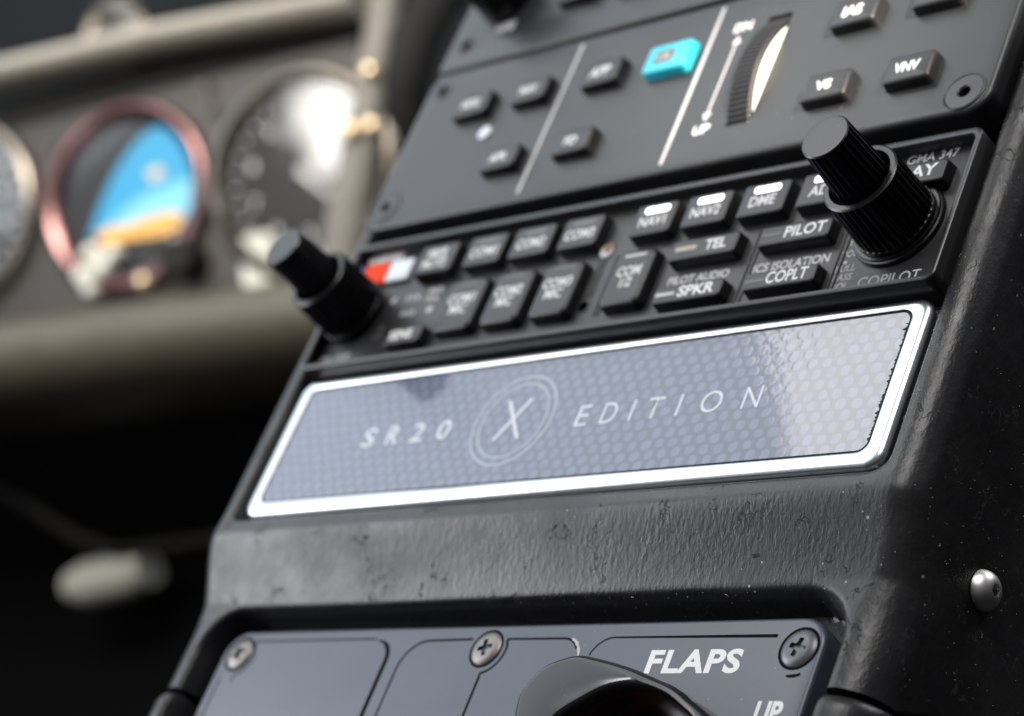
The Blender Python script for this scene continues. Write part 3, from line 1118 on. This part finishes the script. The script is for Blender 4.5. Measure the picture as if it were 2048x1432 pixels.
for a in ((56, 44.5, 66, 50.9, 'VNV', 5.4, 2.4), (37.6, 44.5, 47.8, 51, 'VS', 3.6, 2.3), (37.8, 62.9, 47.9, 69.4, 'IAS', 4.4, 2.6), (56.3, 62.9, 66.8, 69.4, 'ALT', 5.0, 2.4),
          (-63.6, 63.2, -53.4, 69.6, 'HDG', 5.2, 2.3), (-46, 63.3, -36.2, 69.6, 'NAV', 5.0, 2.3), (-25.8, 63.2, -15.8, 69.8, 'APP', 5.6, 2.8),
          (-45.8, 44.7, -35.8, 50.7, 'APR', 5.0, 2.2), (-25.4, 44.8, -15.4, 51, 'FD', 3.4, 2.2), (-46, 92.5, -36, 99, '', 0, 0), (-30, 91.8, -20, 98.4, '', 0, 0)):
    ap_key(*a)
lv = ap_key(-8.6, 62.6, 2.6, 69.9, '', m=M['cyan'])
bm = bmesh.new()
slab(bm, -6.0, 64.6, -1.0, 68.0, AN + 2.1, AN + 2.26, r=.3, bev=.05)
part('legend_plate', bm, M['dim'], lv)
text('legend', 'LVL', -3.5, 66.3, AN + 2.29, 3.4, 1.7, M['dimwhite'], lv, bold=.02)

LN = AN + .03
for a, b in (((-33.1, 79.0), (-32.6, 38.0)), ((5.4, 78.9), (5.8, 37.9))):
    bm = bmesh.new()
    ribbon(bm, [a, b], 0.85, LN)
    part('divider_line', bm, M['dimwhite'], ap, 0)
bm = bmesh.new()
ribbon(bm, [(12.8, 67.5), (12.9, 49.2)], .45, LN)
for c, s in (((12.8, 68.3), 1), ((12.9, 48.4), -1)):
    bm.faces.new([bm.verts.new((c[0] + x, c[1] + y * s, LN)) for x, y in ((0, 1.2), (1.1, -1.0), (-1.1, -1.0))])
part('direction_arrow', bm, M['dimwhite'], ap, 0)
text('printed_label', 'DN', 13.0, 71.8, LN, 4.4, 2.3, M['white'], ap, bold=.03)
text('printed_label', 'UP', 13.0, 45.2, LN, 4.0, 2.3, M['white'], ap, bold=.03)
text('printed_label', 'HDG', -62.6, 91.8, LN, 5.6, 2.6, M['dimwhite'], ap, bold=.05)
bm = bmesh.new()
lathe(bm, -52, 58.3, [(1.9, AN + .02), (1.7, AN + .4), (1.0, AN + .6)], 24)
part('status_lamp', bm, M['lens'], ap)
# ridged pitch wheel with a pale flank
wc = (58.4, AN + 3.3 - 27.0)
R_ = 27.0


def wheel_ring(u, r, teeth=0, depth=0.0, seg=600):
    pts = []
    for i in range(seg):
        a = 2 * math.pi * i / seg
        rr = r - (depth if teeth and (i * teeth * 2 // seg) % 2 else 0)
        pts.append((u, wc[0] + rr * math.cos(a), wc[1] + rr * math.sin(a)))
    return pts


bm = bmesh.new()
loft(bm, [wheel_ring(19.1, R_ - .3), wheel_ring(19.25, R_, 150, .35), wheel_ring(24.0, R_, 150, .35), wheel_ring(24.25, R_ - .6)], True, True)
wheel = part('thumb_wheel', bm, M['button'], ap, smooth=25)
bm = bmesh.new()
loft(bm, [wheel_ring(24.2, R_ - 1.35), wheel_ring(24.5, R_ - 1.4), wheel_ring(24.8, R_ - 1.6)], True, True)
part('wheel_flank', bm, M['ivory'], wheel, smooth=25)


def flush_screw(u, v, r, n, m, socket=1.2):
    bm = bmesh.new()
    lathe(bm, u, v, [(r, n + .01), (r, n + .12), (r - .1, n + .18), (r - .35, n + .1), (r - .4, n + .02), (r - .5, n + .12), (socket + .25, n + .16), (socket, n - .1), (socket, n - 2.2)], 48, cap=False)
    s = part('fixing_screw', bm, m, ap)
    bm = bmesh.new()
    lathe(bm, u, v, [(socket, n - 2.0), (socket * .5, n - 2.0)], 12)
    part('hex_socket', bm, M['hole'], s, 0)


flush_screw(73.7, 40.6, 4.2, AN, M['rim'])
flush_screw(-74.2, 42.0, 4.2, AN, M['panel'])
flush_screw(-74.0, 75.4, 2.4, AN, M['button'])
flush_screw(-73.6, 89.0, 2.4, AN, M['button'])
bm = bmesh.new()
lathe(bm, -66, 101.5, [(7.5, AN), (7.3, AN + 9), (6.4, AN + 10)], 48)
part('rotary_knob', bm, M['knob'], ap)

# ================================================================== badge plate
badge = thing('badge_plate', 'silver framed carbon badge reading SR20 X EDITION below the audio panel', 'badge', (0, -18, -6))
fo = (-78.4, -34.8, 78.8, -1.0)
PN = -2.9
bm = bmesh.new()


def inset(d, r):
    return rrect(fo[0] + d, fo[1] + d, fo[2] - d, fo[3] - d, max(r - d, .6), 8)


rings = []
for d, n in ((0, -6.5), (0, PN - 1.25), (.08, PN - .85), (.28, PN - .48), (.6, PN - .2), (1.0, PN - .05), (1.5, PN + .02)):
    rings.append(at(inset(d, 3.4), n))
fi = (-75.3, -31.5, 75.1, -3.2)


def inner(d, r):
    return rrect(fi[0] + d, fi[1] + d, fi[2] - d, fi[3] - d, max(r, .6), 8)


rings += [at(inner(-.5, 2.4), PN - .02), at(inner(-.1, 2.2), PN - .2), at(inner(0, 2.1), PN - 1.2)]
loft(bm, rings, False, False)
part('frame', bm, M['silver'], badge, smooth=50)
IN = PN - .35
bm = bmesh.new()
loft(bm, [at(inner(.25, 2.0), IN - 1.5), at(inner(.25, 2.0), IN - .15), at(inner(.4, 1.9), IN)], False, True)
part('carbon_insert', bm, M['carbon'], badge, smooth=30)
# dark ragged sealant round the insert
bm = bmesh.new()
o1 = inner(-.02, 2.1)
vs0 = [bm.verts.new((p[0], p[1], IN - .1)) for p in o1]
i1 = [Vector(p) for p in inner(.3, 2.0)]
vs1 = [bm.verts.new((p.x, p.y, IN + .015)) for p in i1]
for i in range(len(vs0)):
    bm.faces.new((vs0[i], vs0[(i + 1) % len(vs0)], vs1[(i + 1) % len(vs0)], vs1[i]))
part('sealant_line', bm, M['black'], badge)
bm = bmesh.new()
pts = [(75.0, -6 - 24 * i / 90) for i in range(91)]
L0 = [bm.verts.new((p[0], p[1], IN + .02)) for p in pts]
L1 = [bm.verts.new((p[0] - .25 - max(0, random.gauss(.12, .28)), p[1] + random.uniform(-.1, .1), IN + .02)) for p in pts]
for i in range(90):
    bm.faces.new((L0[i], L0[i + 1], L1[i + 1], L1[i]))
part('sealant_line', bm, M['black'], badge, 0)
DN_ = IN + .03


def spaced(word, us, vc, w, h, bold):
    for ch, u in zip(word, us):
        text('letter', ch, u, vc, DN_, w.get(ch, w['*']), h, M['frost'], badge, bold=bold)


spaced('SR20', (-49.6, -42.6, -35.6, -28.4), -17.6, {'*': 3.4}, 4.5, 0.012)
spaced('EDITION', (8.0, 14.4, 19.8, 25.0, 30.7, 38.0, 46.9), -17.9, {'*': 3.5, 'I': .55, 'O': 4.7, 'N': 3.7, 'E': 2.9, 'T': 3.6}, 4.6, -0.004)
text('letter', 'X', -10.2, -17.0, DN_, 7.2, 9.0, M['frost'], badge, bold=-0.012)
bm = bmesh.new()
ringmesh(bm, -10.1, -17.2, 9.75, 10.3, DN_)
ringmesh(bm, -10.1, -17.2, 8.1, 8.6, DN_)
part('emblem_ring', bm, M['frostdim'], badge, 0)

# ================================================================== flap control panel
flap = thing('flap_control_unit', 'blue grey flap control panel lettered FLAPS in the console recess', 'flap panel', (0, -75, -12))
PNF = -10.0
bm = bmesh.new()
slab(bm, -73.6, -160, 73.6, -57.5, -14.4, PNF, r=5.5, bev=.8, seg=8, bs=4, cap0=True)
part('faceplate', bm, M['flap'], flap, smooth=30)
GN = PNF + .03
paths = [
    ([(-64.8, -59.9), (-30, -59.9)], .3),
    ([(-29.2, -60.3)] + arc(-29.2, -64.5, 4.2, 88, 0, 8)[1:] + [(-25.0, -160)], [.25] * 1 + [.4, .6, .8, .9, 1.0, 1.05, 1.1, 1.1, 1.1]),
    ([(-21.3, -160), (-21.2, -66.5)] + arc(-15.2, -66.5, 6, 180, 90, 10) + [(-4.4, -60.4)], .45),
    ([(4.3, -60.5), (18.0, -60.6)] + arc(18.0, -64.8, 4.2, 90, 30, 6), .4),
    (arc(29.6, -65.2, 4.6, 165, 90, 8) + [(63.9, -60.9)], [.3] * 9 + [.6]),
    ([(4.3, -60.5)] + arc(0, -62.5, 4.9, 5, -80, 12) + [(1.0, -68), (1.0, -160)], [.5] * 14 + [.6]),
    (arc(69, -62.6, 5.6, 262, 290, 5), [.3, .5, .6, .6, .5, .5]),
    ([(-66.9, -69.0)] + arc(-68.2, -62.8, 4.9, -75, -8, 8) + [(-64.8, -59.9)], .35),
    ([(-70.8, -68.0), (-70.8, -160)], .35),
]
for p, w in paths:
    bm = bmesh.new()
    if isinstance(w, list) and len(w) < len(p):
        w = w + [w[-1]] * (len(p) - len(w))
    ribbon(bm, p, w, GN)
    part('engraved_line', bm, M['groove'], flap, 0)
bm = bmesh.new()
ribbon(bm, arc(18.2, -65.0, 4.6, 70, -5, 10), [.2, .5, .4, .7, .4, .5, .6, .4, .3, .3, .15], GN + .01)
part('chipped_line', bm, M['chip'], flap, 0)
text('lettering', 'FLAPS', 48.6, -65.4, GN, 19.6, 4.5, M['white'], flap, bold=.034, spacing=1.08)
text('lettering', 'UP', 67.2, -74.6, GN, 5.2, 4.0, M['white'], flap, bold=.04)


def cross_screw(u, v, m, rot):
    bm = bmesh.new()
    lathe(bm, u, v, [(3.35, PNF - .2), (3.35, PNF + .05), (3.0, PNF + .32), (2.0, PNF + .5), (1.0, PNF + .55)], 48)
    cs = []
    for a in (rot, rot + 90):
        c = bmesh.new()
        loft(c, [at(rrect(-.34, -1.55, .34, 1.55, .1, 2), PNF - .6), at(rrect(-.52, -1.75, .52, 1.75, .15, 2), PNF + 1)], True, True)
        bmesh.ops.rotate(c, verts=c.verts, cent=(0, 0, 0), matrix=Matrix.Rotation(math.radians(a), 3, 'Z'))
        bmesh.ops.translate(c, verts=c.verts, vec=(u, v, 0))
        cs.append(c)
    c = bmesh.new()
    lathe(c, u, v, [(.5, PNF - .5), (.95, PNF + 1)], 12, cap0=True)
    cs.append(c)
    bm = cut(bm, *cs)
    s = part('panel_screw', bm, m, flap, smooth=30)
    bm = bmesh.new()
    ringmesh(bm, u, v, 3.36, 3.85, GN + .005, 48)
    part('countersink', bm, M['groove'], s, 0)
    bm = bmesh.new()
    loft(bm, [at(circ(u, v, 1.7, 20), PNF - .15)], False, True)
    part('recess', bm, M['black'], s, 0)


cross_screw(-68.0, -62.8, M['screw'], 30)
cross_screw(0.0, -62.4, M['screw'], 12)
cross_screw(69.0, -63.3, M['darkscrew'], 75)

# ================================================================== flap lever
lever = thing('flap_lever', 'glossy black rounded flap lever on the lower grey panel', 'lever', (44, -88, -10))


OUTER = [(24.5, -84), (22.9, -77.9), (23.5, -75.1), (25.2, -72.3), (27.5, -70.6), (32.5, -69.3), (37.1, -69.9), (44.3, -71.5), (50.4, -73.4), (55.7, -75.2),
         (59.6, -77.3), (65.5, -80.9), (70, -86), (72, -93), (68, -102), (55, -108), (40, -106), (29, -97)]
INNER = [(32.2, -86), (32.9, -83), (33.7, -81.2), (35.6, -79.6), (37.8, -78.2), (41, -76.4), (44.0, -75.5), (47.5, -75.2), (51.5, -75.8), (55.2, -77.0),
         (58.6, -78.8), (62.4, -81.6), (66, -87), (67.5, -93), (64, -100), (54, -104), (43, -102), (34.5, -95)]


def closed_curve(P, k=8):
    out = []
    m = len(P)
    for i in range(m):
        a, b, c, d = (Vector(P[(i + q) % m]) for q in (-1, 0, 1, 2))
        for j in range(k):
            t = j / k
            out.append(0.5 * ((2 * b) + (c - a) * t + (2 * a - 5 * b + 4 * c - d) * t * t + (3 * b - a - 3 * c + d) * t ** 3))
    return out


def offset(P, d):
    m = len(P)
    out = []
    for i in range(m):
        t = (P[(i + 1) % m] - P[i - 1]).normalized()
        out.append(P[i] + Vector((-t.y, t.x)) * d)
    return out


oc = closed_curve(OUTER)
ic = closed_curve(INNER)
# both run clockwise, so a negative offset moves inwards
bm = bmesh.new()
rings = [at(offset(oc, .8), -10.0), at(oc, -4.0), at(oc, -2.0)]
for k_ in range(1, 7):
    a_ = math.radians(15 * k_)
    rings.append(at(offset(oc, -1.6 * (1 - math.cos(a_))), -2.0 + 1.9 * math.sin(a_)))
mid = [p * .55 + q * .45 for p, q in zip(offset(oc, -1.6), ic)]
rings += [at(mid, 0.0), at(offset(ic, .7), -.05), at(offset(ic, .2), -.2), at(offset(ic, -.3), -.8), at(offset(ic, -.7), -2.2), at(offset(ic, -1.2), -5.0), at(offset(ic, -1.8), -8.0)]
loft(bm, rings, False, True)
part('handle', bm, M['lever'], lever, smooth=50)
bm = bmesh.new()
r0 = [bm.verts.new((p.x, p.y, -7.6)) for p in offset(ic, -3.2)]
r1 = [bm.verts.new((p.x, p.y, -7.6)) for p in offset(ic, -5.2)]
for i in range(len(r0)):
    j = (i + 1) % len(r0)
    bm.faces.new((r0[i], r0[j], r1[j], r1[i]))
part('red_ring', bm, M['red'], lever, 0)
for o in list(bpy.data.objects):
    if '_org' in o:
        del o['_org']
